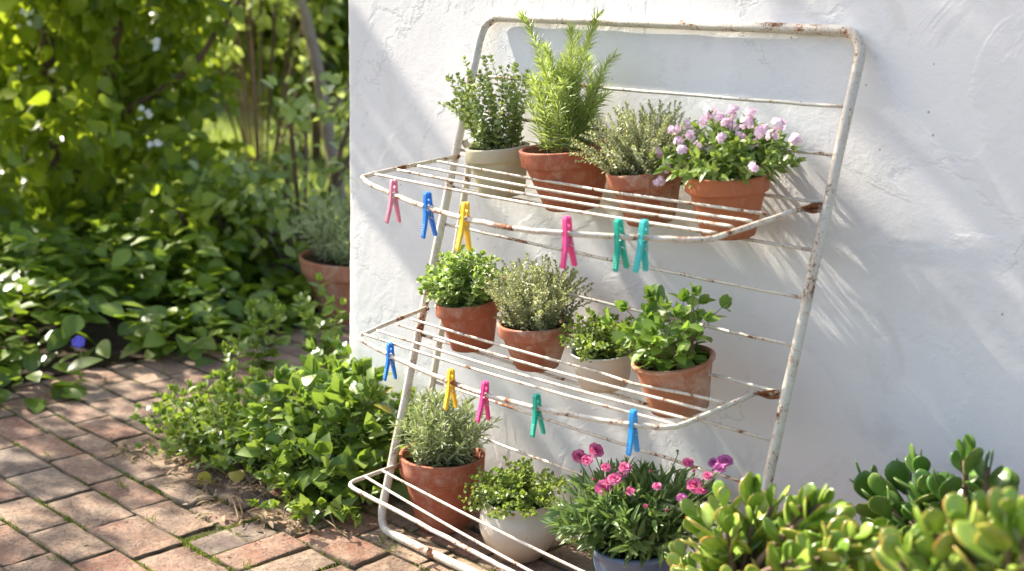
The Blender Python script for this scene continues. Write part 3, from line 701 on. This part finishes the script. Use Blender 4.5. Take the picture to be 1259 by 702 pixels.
def carnation(parent,world,size,mat,stem_from,bud=False):
    inv=parent.matrix_world.inverted(); c=np.array(inv@Vector(world)); toc=unit(np.array(inv.to_3x3()@Vector(CAM-np.array(world)))); up=unit(np.array([0,0,1.])+toc*.75+rs.normal(0,.15,3))
    mb=MB(); a=unit(np.cross(up,[.2,.9,.1])); b=np.cross(up,a)
    for lay,(n_,tiltv,s) in enumerate([(9,.15,1.),(8,.55,.85),(6,1.1,.65),(4,2.2,.5)] if not bud else [(5,2.,.6),(4,3.5,.6)]):
        D=[];Nn=[]
        for k in range(n_):
            t=k*2*math.pi/n_+lay*.4+rs.normal(0,.12); r_=a*math.cos(t)+b*math.sin(t); D.append(r_+up*tiltv+rs.normal(0,.08,3)); Nn.append(up-r_*tiltv*.5+rs.normal(0,.25,3))
        scatter(mb,PETAL,np.repeat([c],n_,0),D,Nn,size*s*rs.uniform(.85,1.1,n_),1.25)
    f=mb.build('flower',mat,parent)
    s=MB(); tube(s,[c-up*size*.9,c-up*size*.45,c-up*.001],[size*.14,size*.26,size*.3],7)
    st=np.array(stem_from); tube(s,smooth_path([st,(st+c-up*size)/2+[0,0,.012],c-up*size*.9],6),.0012,5); s.build('flower_stem',M_calyx,parent)
for i,(px,py,sz,mt,bd) in enumerate([(712,561,.019,P_pink,0),(733,554,.020,P_pink,0),(768,575,.015,P_pink,0),(756,589,.017,P_pink,0),(742,600,.020,P_pink,0),(758,599,.014,P_pink,0),(855,598,.022,P_pink,0),(846,569,.013,P_pink,0),
      (892,567,.018,P_mau,0),(879,569,.016,P_mau,0),(794,624,.014,P_pink,1),(820,629,.013,P_pink,1),(800,581,.011,P_pink,1),(881,597,.013,P_mau,1),(730,591,.012,P_pink,1),(853,581,.012,P_mau,1),(722,566,.015,P_pink,0),(749,593,.016,P_pink,0),(765,583,.012,P_mau,0),(885,575,.015,P_mau,0),(862,604,.013,P_pink,0),(775,604,.012,P_pink,0),(808,598,.012,P_pink,0),(838,612,.013,P_mau,0),(870,585,.012,P_pink,0),(745,575,.013,P_pink,0),(833,556,.010,M_calyx,1)]):
    wp=wy(px,py,-.27+rs.uniform(-.04,.04)-(py-590)*.001); q=np.array([(px-790)/1562*1.6*.6,rs.uniform(-.03,.0),zs+.02]); carnation(o,wp,sz*.86,mt,q,bd)

# ---- the shelves, their wires bowed out round the pots wedged behind them
shelf((.012,-.108,.899),(.068,-.443,.884),SH1,(1.0,-.457,.883),(.972,-.118,.900),
      [((.042,-.198,.896),(.954,-.207,.896)),((.055,-.270,.892),(.968,-.277,.892)),((.062,-.336,.889),(.972,-.335,.889)),((.070,-.407,.886),(.980,-.398,.886))],.0050,.0033,M_paint2)
shelf((.012,-.205,.540),(.036,-.438,.514),SH2,(.916,-.408,.518),(.955,-.203,.553),
      [((.050,-.284,.533),(.922,-.262,.538)),((.050,-.328,.528),(.920,-.308,.531)),((.045,-.382,.521),(.916,-.360,.525)),((.040,-.416,.517),(.912,-.392,.521))],.0050,.0033,M_paint)
shelf((.012,-.290,.162),(.022,-.457,.160),[(.25,-.474,.160),(.60,-.500,.160)],(1.0,-.515,.160),(1.0,-.29,.162),
      [((.016,-.399,.163),(1.0,-.50,.160)),((.016,-.345,.163),(1.0,-.405,.160))],.0050,.0033,M_paint)
# ---- jade plants
def jade(label,base,Rp,Hp,targets,leafm,lsize,potm):
    o=empty('jade_plant',base); tag(o,label,'succulent')
    lathe(MB(),densify(pot_profile('terracotta',Rp,Rp*.7,Hp,.02)),56,.003).build('pot',potm,o)
    V=[(0,0,Hp-.018)]+[((Rp-.011)*math.cos(a),(Rp-.011)*math.sin(a),Hp-.02) for a in np.arange(32)*2*math.pi/32]
    MB().add(V,[[0,1+k,1+(k+1)%32] for k in range(32)]).build('soil',M_soil,o)
    fol=MB(); br=MB(); base=np.array(base); root=np.array([0,0,Hp-.02])
    P_=[];D_=[];N_=[];S_=[]
    for tw in targets:
        t=np.array(tw)-base; mid=root+(t-root)*np.array([.25,.25,.55])+rs.normal(0,.01,3)
        pth=smooth_path([root+rs.normal(0,.012,3)*[1,1,0],mid,t],6); tube(br,pth,np.linspace(.009,.0045,len(pth)),7)
        T=unit(pth[-1]-pth[-4]); T=unit(T+np.array([0,0,.7]))
        # rosettes: main tip + a few lower pairs
        a0=unit(np.cross(T,[.1,.3,.9])+1e-3); b0=np.cross(T,a0); 
        npair=rs.randint(4,6)
        for k in range(npair):
            f=k/(npair-1); c=t-T*(.075*(1-f))+T*.0; ph=k*math.pi/2+rs.normal(0,.25)
            for sgn in (0,math.pi):
                r_=a0*math.cos(ph+sgn)+b0*math.sin(ph+sgn); al=R(72-48*f+rs.normal(0,7)); d=T*math.cos(al)+r_*math.sin(al)
                P_.append(c+r_*.003); D_.append(d); N_.append(T-d*.3+rs.normal(0,.12,3)); S_.append(lsize*(1.05-.42*f**2)*rs.uniform(.65,1.2))
    scatter(fol,JADE,P_,D_,N_,np.array(S_),1.12)
    fol.build('foliage',leafm,o); br.build('branch',M_wood,o); return o
# targets = where branch tips stand
def tips(lst,y0,y1): return [wy(px,py,rs.uniform(y0,y1)) for px,py in lst]
JA=[(838,688),(860,640),(868,668),(890,622),(893,655),(905,690),(925,612),(925,645),(940,675),(950,622),(965,650),(975,690),(985,622),(1000,650),(1008,620),(1020,680),(1035,640),(1045,665),(1060,690),(1072,655),(880,700),(955,705),(1000,715),(1040,720),(1080,700),(920,725),(850,720)]
jade('bright green jade plant with red leaf edges at the foot of the carnations',(1.16,-.52,0),.12,.23,tips(JA+[(x+13,y+22) for x,y in JA[::2]],-.62,-.38),L_jade,.060,M_tc[0])
JB=[(1075,670),(1095,690),(1115,665),(1060,690),(1130,690),(1085,645),(1066,595),(1085,612),(1110,590),(1128,570),(1140,610),(1150,640),(1187,565),(1200,590),(1215,575),(1222,615),(1170,620),(1120,640),(1195,640),(1100,655),(1238,612),(1160,600)]
jade('dark green woody jade plant behind, close against the white wall','x' and (1.40,-.22,0),.13,.20,tips(JB,-.26,-.10),L_jade2,.062,M_tc[1])
JC=[(1150,655),(1165,690),(1180,650),(1195,680),(1215,640),(1222,668),(1240,630),(1250,655),(1262,680),(1235,700),(1270,640),(1285,660),(1185,715),(1140,690),(1280,700),(1212,715),(1105,690),(1125,705)]
jade('lime green jade plant in the bottom right corner, in front of the dark one',(1.66,-.66,0),.13,.26,tips(JC+[(x-10,y+20) for x,y in JC[::2]],-.72,-.50),L_jade,.060,M_tc[2])

# ---- plants beside the wall end
def merge(A,B_):
    for a,b in zip(A[:2],B_[:2]): a.v+=b.v; a.e+=b.e; a.f+=[[i+a.n for i in q] for q in b.f]; a.n+=b.n
    return A
def ground_plant(name,label,cat,loc,fs,lm,sm=M_stem,group=None):
    o=empty(name,loc); tag(o,label,cat,group); put(o,fs,lm,sm); return o
r2=np.random.RandomState(11)
ground_plant('ivy_plant','low trailing small leaved ivy spreading over the bricks, left of the taller weeds','ivy',(-.68,-.27,0),
   herb(210,.21,.35,.21,IVYL,(.038,.026),.021,'alt',.15,(45,85),shell=.8,rstem=.0012,hvar=(.4,1.05),power=.6,ell=.8,rnd=r2,upn=.6),L_vine,M_wood)
ground_plant('ivy_plant','upright light green ivy shoot rising at the left of the low ivy','ivy',(-.86,-.22,0),
   herb(7,.03,.05,.30,IVYL,(.034,.022),.017,'alt',.15,(50,85),shell=.3,rstem=.0016,hvar=(.6,1.05),rnd=r2,upn=.5),L_vine,M_wood)
ground_plant('leafy_weed','bushy broad leaved weed beside the left foot of the rack','weed',(-.33,-.22,0),
   merge(herb(80,.18,.28,.33,BROAD,(.082,.055),.036,'alt',.12,(50,88),shell=.75,rstem=.0018,hvar=(.45,1.0),power=.65,ell=.8,rnd=r2,upn=.9),herb(70,.18,.28,.30,IVYL,(.042,.026),.024,'alt',.12,(50,88),shell=.75,rstem=.0014,hvar=(.45,1.12),power=.6,ell=.85,rnd=r2,upn=.8)),L_ivy)
ground_plant('leafy_weed','trailing ivy leaves spilling over the bricks by the rack foot','ivy',(-.20,-.36,0),
   herb(46,.09,.17,.15,IVYL,(.045,.032),.026,'alt',.1,(50,88),shell=.8,hvar=(.4,1.0),rnd=r2,upn=.5),L_vine)
for (px,py,h,lab) in ((325,470,.34,'thin leafy weed standing alone behind the low ivy'),(395,462,.36,'thin leafy weed growing near the corner of the white wall')):
    g=gz(px,py); ground_plant('tall_weed',lab,'weed',tuple(g),herb(9,.05,.10,h,OVATE,(.07,.035),.03,'pair',.15,(50,85),rstem=.0018,hvar=(.7,1.0),rnd=r2,upn=.6),L_vine)
ground_plant('leafy_weed','dark leafy clump tucked round the end of the white wall','weed',(-.58,.0,0),
   herb(70,.10,.17,.30,BROAD,(.05,.036),.034,'alt',.12,(50,88),shell=.6,hvar=(.4,1.0),rnd=r2,upn=.5,ell=.9),L_ivy)
# yellowing leaves
yl=MB(); pts=np.array([[-.33,-.12,.30],[-.18,-.18,.27],[-.12,-.2,.24],[-.3,-.42,.06],[-.55,-.5,.03],[-.42,-.45,.04]])
scatter(yl,BROAD,pts,rs.normal(0,1,(6,3)),rs.normal(0,.3,(6,3))+[0,0,1],.05); tag(yl.build('yellow_leaves',L_yel),'yellowed leaves caught in the weeds by the rack','leaf',kind='stuff')
# litter and bare runners in front of the ivy
lt=MB(); n_=260
x=rs.uniform(-.95,-.10,n_); y=-.50+.06*np.sin(x*7)+rs.normal(0,.045,n_)+np.clip((x+.35)*.45,0,.2); 
scatter(lt,LANCE,np.stack([x,y,rs.uniform(.003,.02,n_)],-1),np.stack([rs.normal(0,1,n_),rs.normal(0,1,n_),rs.normal(0,.15,n_)],-1),rs.normal(0,.35,(n_,3))+[0,0,1],rs.uniform(.012,.04,n_),1.6)
for i in range(45):
    a=np.array([rs.uniform(-.85,-.15),rs.uniform(-.50,-.36),.008]); d=np.array([rs.normal(0,1),rs.normal(0,.5),0]); d=unit(d)*rs.uniform(.06,.18)
    tube(lt,smooth_path([a,a+d*.5+[0,0,rs.uniform(0,.035)],a+d],4),rs.uniform(.0008,.0022),5)
tag(lt.build('leaf_litter',L_dead),'dry twigs and dead leaves on the bricks at the edge of the ivy','leaf litter',kind='stuff')
# scattered bits on the paving
lt=MB(); n_=420; x=rs.uniform(-1.6,.9,n_); y=rs.uniform(-1.1,1.2,n_); k=(y<-.02)|(x<-.6); x,y=x[k],y[k]; n_=len(x)
scatter(lt,SMALL,np.stack([x,y,np.full(n_,.0035)],-1),np.stack([rs.normal(0,1,n_),rs.normal(0,1,n_),np.zeros(n_)],-1),rs.normal(0,.2,(n_,3))+[0,0,1],rs.uniform(.005,.014,n_))
tag(lt.build('fallen_leaves',L_dead),'tiny fallen leaves dotted over the brick paving','leaf litter',kind='stuff')
# moss and grass in the joints
ms=MB(); pos=[]; sz=[]
def joint(x0,y0,x1,y1,dens,keep=.5):
    Lj=math.hypot(x1-x0,y1-y0); m=int(Lj*dens); t=np.sort(rs.uniform(0,1,m)); ph=rs.uniform(0,9); kp=(np.sin(t*Lj*14+ph)+np.sin(t*Lj*37+ph*2))*.5+rs.normal(0,.35,m)>(.6-keep)*1.3
    t=t[kp]; m=len(t); pos.append(np.stack([x0+(x1-x0)*t+rs.normal(0,.0032,m),y0+(y1-y0)*t+rs.normal(0,.0032,m),np.full(m,-.008)],-1)); sz.append(rs.uniform(.006,.013,m))
for yj in (-1.088,-.97,-.853,-.715,-.6): joint(-1.6,yj,.3,yj,1100,.42 if yj!=-.853 else .6)
joint(-.27,-.75,-.27,-.50,1800,.9); joint(-.3,-.718,.3,-.718,1500,.8)
for xj in np.arange(-.27,.4,.113): joint(xj,-.71,xj,-.515,700,.3)
for yj in (-.51,-.3945,-.279,-.1635): joint(-1.6,yj,1.0,yj,500,.3)
joint(-.5,-.012,1.1,-.012,2600,.75)
pos=np.concatenate(pos); sz=np.concatenate(sz); m=len(pos)
scatter(ms,SMALL,pos,rs.normal(0,.6,(m,3))+[0,0,1.],rs.normal(0,1,(m,3)),sz,.55)
tag(ms.build('joint_moss',L_moss),'moss growing in the joints between the bricks','moss',kind='stuff')
gt=MB()
for (px,py) in [(243,682),(262,690),(300,700),(186,640),(150,600),(470,668),(480,676),(560,700),(66,690),(230,672),(640,560),(695,662),(700,668),(705,560),(130,470),(200,460),(60,560)]:
    g=gz(px,py); m=12; scatter(gt,BLADE,g+rs.normal(0,.006,(m,3))*[1,1,0],rs.normal(0,.45,(m,3))+[0,0,1],rs.normal(0,1,(m,3)),rs.uniform(.012,.032,m),1.6)
tag(gt.build('grass_tufts',L_moss),'short grass blades sprouting from the paving joints','grass',kind='stuff')

# ------------------------------------------------------------------ the garden behind
def blob_leaves(mb,tpl,c,rad,n_,size,rr=rs,up=.6,surf=.45,hang=0.):
    c=np.array(c,float); rad=np.array(rad,float); u=unit(rr.normal(0,1,(n_,3))); rr_=rr.uniform(0,1,n_)**surf; p=c+u*rad*rr_[:,None]
    d=u*.8+rr.normal(0,.6,(n_,3))+np.array([0,0,-hang]); nm=rr.normal(0,.5,(n_,3))+np.array([0,0,up])+u*.5
    k=p[:,2]>.015; scatter(mb,tpl,p[k],d[k],nm[k],(rr.uniform(size[0],size[1],n_))[k]); return mb
g=np.random.RandomState(5)
# bed foliage : ground cover
bed=MB()
for i in range(175):
    x=g.uniform(-3.9,-1.60); y=g.uniform(-2.2,1.1); edge=min(1,(-1.62-x)/.6)
    h=.10+.30*edge*g.uniform(.6,1.1); r_=g.uniform(.13,.24)
    if x>-2.0: r_*=.75
    n_=int(40*(r_/.18)**2)
    a=g.uniform(0,6.28,n_); rad=r_*np.sqrt(g.uniform(0,1,n_)); p=np.stack([x+rad*np.cos(a),y+rad*np.sin(a),h*g.uniform(.08,1.,n_)*(1-.3*(rad/r_)**2)],-1)
    d=np.stack([np.cos(a),np.sin(a),g.uniform(-.5,.8,n_)],-1); big=g.uniform(0,1)<.45
    scatter(bed,BROAD if not big else OVATE,p,d,g.normal(0,.35,(n_,3))+[0,0,1],g.uniform(.05,.10,n_)*(1.25 if big else 1.),1.)
tag(bed.build('ground_cover',L_bed),'dense dark green ground cover filling the flower bed left of the brick path','ground cover',kind='stuff')
# blue flower
bp=gz(99,421,.13); o=empty('blue_flower',(bp[0],bp[1],0)); tag(o,'single violet blue flower at the front edge of the bed','flower')
mb=MB(); 
for k in range(5): small_flower(mb,np.array([0,0,bp[2]])+rs.normal(0,.006,3),(.5,-.6,.5),.017)
mb.build('flower',P_blue,o); tube(MB(),[(0,0,0),(.0,.0,bp[2])],.002,5).build('stem',M_stem,o)
# big climbing shrub
o=empty('climbing_shrub',(-3.95,.75,0)); tag(o,'large leafy climbing shrub with brown stems filling the upper left','shrub')
tr=MB()
for pts,r_ in [([(0,0,0),(.03,.0,.35),(-.08,.05,.8),(-.02,.1,1.6),(.1,.1,2.4)],.055),([(.02,0,.15),(.25,.1,.55),(.3,.25,1.1),(.5,.3,1.9)],.035),([(0,0,.2),(-.3,-.1,.6),(-.35,-.15,1.3),(-.5,-.1,2.1)],.035),([(.3,.15,.6),(.7,.4,.9),(.9,.7,1.4)],.02)]:
    tube(tr,smooth_path(pts,6,.004),np.linspace(r_,r_*.5,(len(pts)-1)*6+1),9)
tr.build('trunk',M_bark,o)
fo=MB()
for i in range(330):
    x=g.uniform(-1.3,1.1); y=g.uniform(-1.2,1.35); z=g.uniform(.15,2.2)
    if z<.6 and g.uniform()<.35: continue
    dd=np.array([-3.95+x,.75+y,z])-CAM; pxx=629.5+FPX*(dd@RGT)/(dd@FWD)
    if pxx>262+18*math.sin(z*6) or pxx<-120: continue
    blob_leaves(fo,OVATE if g.uniform()<.5 else BROAD,(x,y,z),(.20,.20,.17),58,(.065,.11),g,.5,.5,.7)
fo.build('foliage',L_shr,o)
fl=MB()
for (px,py) in [(195,55),(174,140),(188,178),(37,20)]:
    d=ray(px,py); p=CAM+d*5.35; 
    fl=MB()
    for k in range(4): small_flower(fl,p-np.array([-3.95,.75,0])+rs.normal(0,.012,3),-FWD+rs.normal(0,.4,3),.014)
    fl.build('flower',P_white,o)
# slender tree, shrubs with pale glossy leaves, planter
TX=wy(415,230,2.6)[0]; TL=np.array([TX,2.6,0.])
o=empty('slender_tree',tuple(TL)); tag(o,'slender grey trunked young tree beside the white wall edge','tree')
tr=MB(); pt=[wy(415,230,2.6)-TL,wy(402,150,2.6)-TL,wy(385,60,2.6)-TL,wy(368,-10,2.6)-TL]
pt=[np.array([pt[0][0]+.03,0,0])]+pt+[pt[-1]+[-.15,0,.7],pt[-1]+[-.25,.1,1.4]]
tube(tr,smooth_path(pt,6,.003),np.linspace(.05,.028,(len(pt)-1)*6+1),9)
tube(tr,smooth_path([pt[2],pt[2]+[.2,.1,.35],pt[2]+[.5,.2,.8]],6),.016,7); tube(tr,smooth_path([pt[3],pt[3]+[-.25,.1,.35],pt[3]+[-.5,.2,.9]],6),.016,7)
tr.build('trunk',M_greybark,o); fo=MB()
for i in range(30): blob_leaves(fo,OVATE,pt[-2]+g.normal(0,.45,3)*[1,1,.7]+[0,0,.1],(.22,.22,.2),40,(.06,.10),g,.5)
fo.build('crown',L_shr,o)
def at(px,dist): p=CAM+ray(px,200)*dist; return (p[0],p[1],0)
def bush(name,label,loc,blobs,mat,tpl,size,cnt,hang=.2):
    o=empty(name,loc); tag(o,label,'shrub'); fo=MB(); st=MB()
    for (x,y,z,r_) in blobs: blob_leaves(fo,tpl,(x,y,z),(r_,r_,r_*.9),int(cnt*(r_/.25)**2),size,g,.7,.5,hang); tube(st,smooth_path([(x*.2,y*.2,0),(x*.5,y*.5,z*.5),(x,y,z)],5),.010,6)
    fo.build('foliage',mat,o); st.build('stem',M_wood,o)
bush('glossy_shrub','loose shrub with pale glossy leaves that catch the sun, beside the planter',at(372,5.7),[(g.uniform(-.45,.45),g.uniform(-.4,.4),g.uniform(.2,.85),g.uniform(.14,.22)) for i in range(13)],L_pale,OVATE,(.045,.08),80,.4)
bush('glossy_shrub','tall sparse shrub with pale leaves behind, near the dark gap',at(322,8.4),[(g.uniform(-.4,.5),g.uniform(-.4,.4),g.uniform(.6,1.7),g.uniform(.15,.25)) for i in range(16)],L_pale,OVATE,(.07,.11),45,.4)
bush('round_shrub','dark bushy shrub far behind the slender tree',at(385,9.8),[(g.uniform(-.9,.9),g.uniform(-.6,.6),g.uniform(.2,1.9),.4) for i in range(26)],L_far,BROAD,(.08,.14),90,.3)
bush('low_shrub','low yellow green shrub between the climbing shrub and the planter',at(290,5.6),[(g.uniform(-.5,.5),g.uniform(-.4,.4),g.uniform(.12,.42),g.uniform(.13,.2)) for i in range(18)],L_shr,BROAD,(.05,.09),75,.4)
pc=at(440,5.0); o=empty('garden_pot',(pc[0],pc[1],0)); tag(o,'wide round terracotta pot of grey green lavender partly hidden by the wall edge','planter')
lathe(MB(),densify(pot_profile('terracotta',.235,.15,.25,.02)),64,.004).build('pot',M_tc[2],o)
V=[(0,0,.232)]+[(.222*math.cos(a),.222*math.sin(a),.23) for a in np.arange(32)*2*math.pi/32]
MB().add(V,[[0,1+k,1+(k+1)%32] for k in range(32)]).build('soil',M_soil,o)
f,s_,_=herb(130,.17,.27,.30,LANCE,(.05,.035),.018,'pair',.1,(25,60),z0=.22,shell=.6,hvar=(.5,1.),rnd=g)
f.build('foliage',L_lav,o); s_.build('stem',M_stem,o)
# far hedge : reads as one mass
fh=MB()
for i in range(560):
    t=g.uniform(0,1); x=-15+16*t+g.normal(0,.5); y=3.5+8.5*t+g.normal(0,.5)-(.0); z=g.uniform(.1,3.8)
    blob_leaves(fh,BROAD,(x,y,z),(.5,.5,.42),36,(.13,.22),g,.5,.6,.5)
tag(fh.build('far_foliage',L_far),'deep leafy thicket closing off the far end of the garden','foliage',kind='stuff')
# lawn grass
gr=MB(); n_=24000; x=g.uniform(-9,-3.6,n_); y=g.uniform(1.2,8,n_); scatter(gr,BLADE,np.stack([x,y,np.zeros(n_)],-1),g.normal(0,.35,(n_,3))+[0,0,1],g.normal(0,1,(n_,3)),g.uniform(.05,.1,n_),2.2)
tag(gr.build('lawn_grass',G('grass',(.18,.26,.05),(.28,.36,.09),(.40,.46,.16),.4,.5)),'sunny lawn grass seen between the shrubs','grass',kind='stuff')

# ------------------------------------------------------------------ the tree outside the picture whose leaves dapple the light
o=empty('shade_tree',(-3.4,-2.3,0)); tag(o,'leafy tree left of the path, outside the view, dappling the bricks with shade','tree')
tr=MB(); tube(tr,smooth_path([(0,0,0),(.05,.05,1.2),(.2,.2,2.2),(.5,.5,3.2)],6),np.linspace(.09,.05,19),10)
bl=[(1.6,1.0,3.0),(2.2,1.4,2.9),(1.0,1.6,3.2),(-.5,.6,3.0)]
for b in bl: tube(tr,smooth_path([(.2,.2,2.1),(b[0]*.5,b[1]*.5,2.7),b],6),np.linspace(.04,.012,13),7)
fo=MB(); t_=np.random.RandomState(21)
loc=np.array([-3.4,-2.3,0])
CL=[]
def shade_at(target,t,r_,cnt):      # a leaf clump placed where it shades a given spot
    p=np.array(target)+to_sun*t-loc; CL.append(p); blob_leaves(fo,OVATE,p,(r_,r_,r_*.7),cnt,(.05,.085),t_,.5,.5)
# bricks left
for i in range(50): shade_at((t_.uniform(-1.65,-.42),t_.uniform(-1.2,.1),0),t_.uniform(3.0,4.0),.12,26)
# wall, right part
for i in range(8):
    x=t_.uniform(.45,1.6); z=t_.uniform(.25,1.4); p=np.array((x,-.01,z))+to_sun*t_.uniform(3.9,4.3)-loc
    if i%6==5: continue
    CL.append(p)
    blob_leaves(fo,OVATE,p,(.17,.055,.13),60,(.045,.07),t_,.5,.5)
for i in range(7):
    k=i/6; shade_at((-.52+.5*k,0,1.15-.75*k),t_.uniform(3.6,4.0),.09,26)
hubs=[np.array([.2,.2,2.2])]+[np.array([b[0]*.6,b[1]*.6,2.75]) for b in bl]+[np.array(b) for b in bl]
for p in CL:      # a twig to every clump of leaves
    h=min(hubs,key=lambda q:np.linalg.norm(q-p)); L_=np.linalg.norm(p-h)
    tube(tr,smooth_path([h,(h+p)/2+np.array([0,0,.06*L_]),p],5),np.linspace(.005,.0015,11),5)
tr.build('trunk',M_bark,o)
fo.build('crown',L_shr,o)
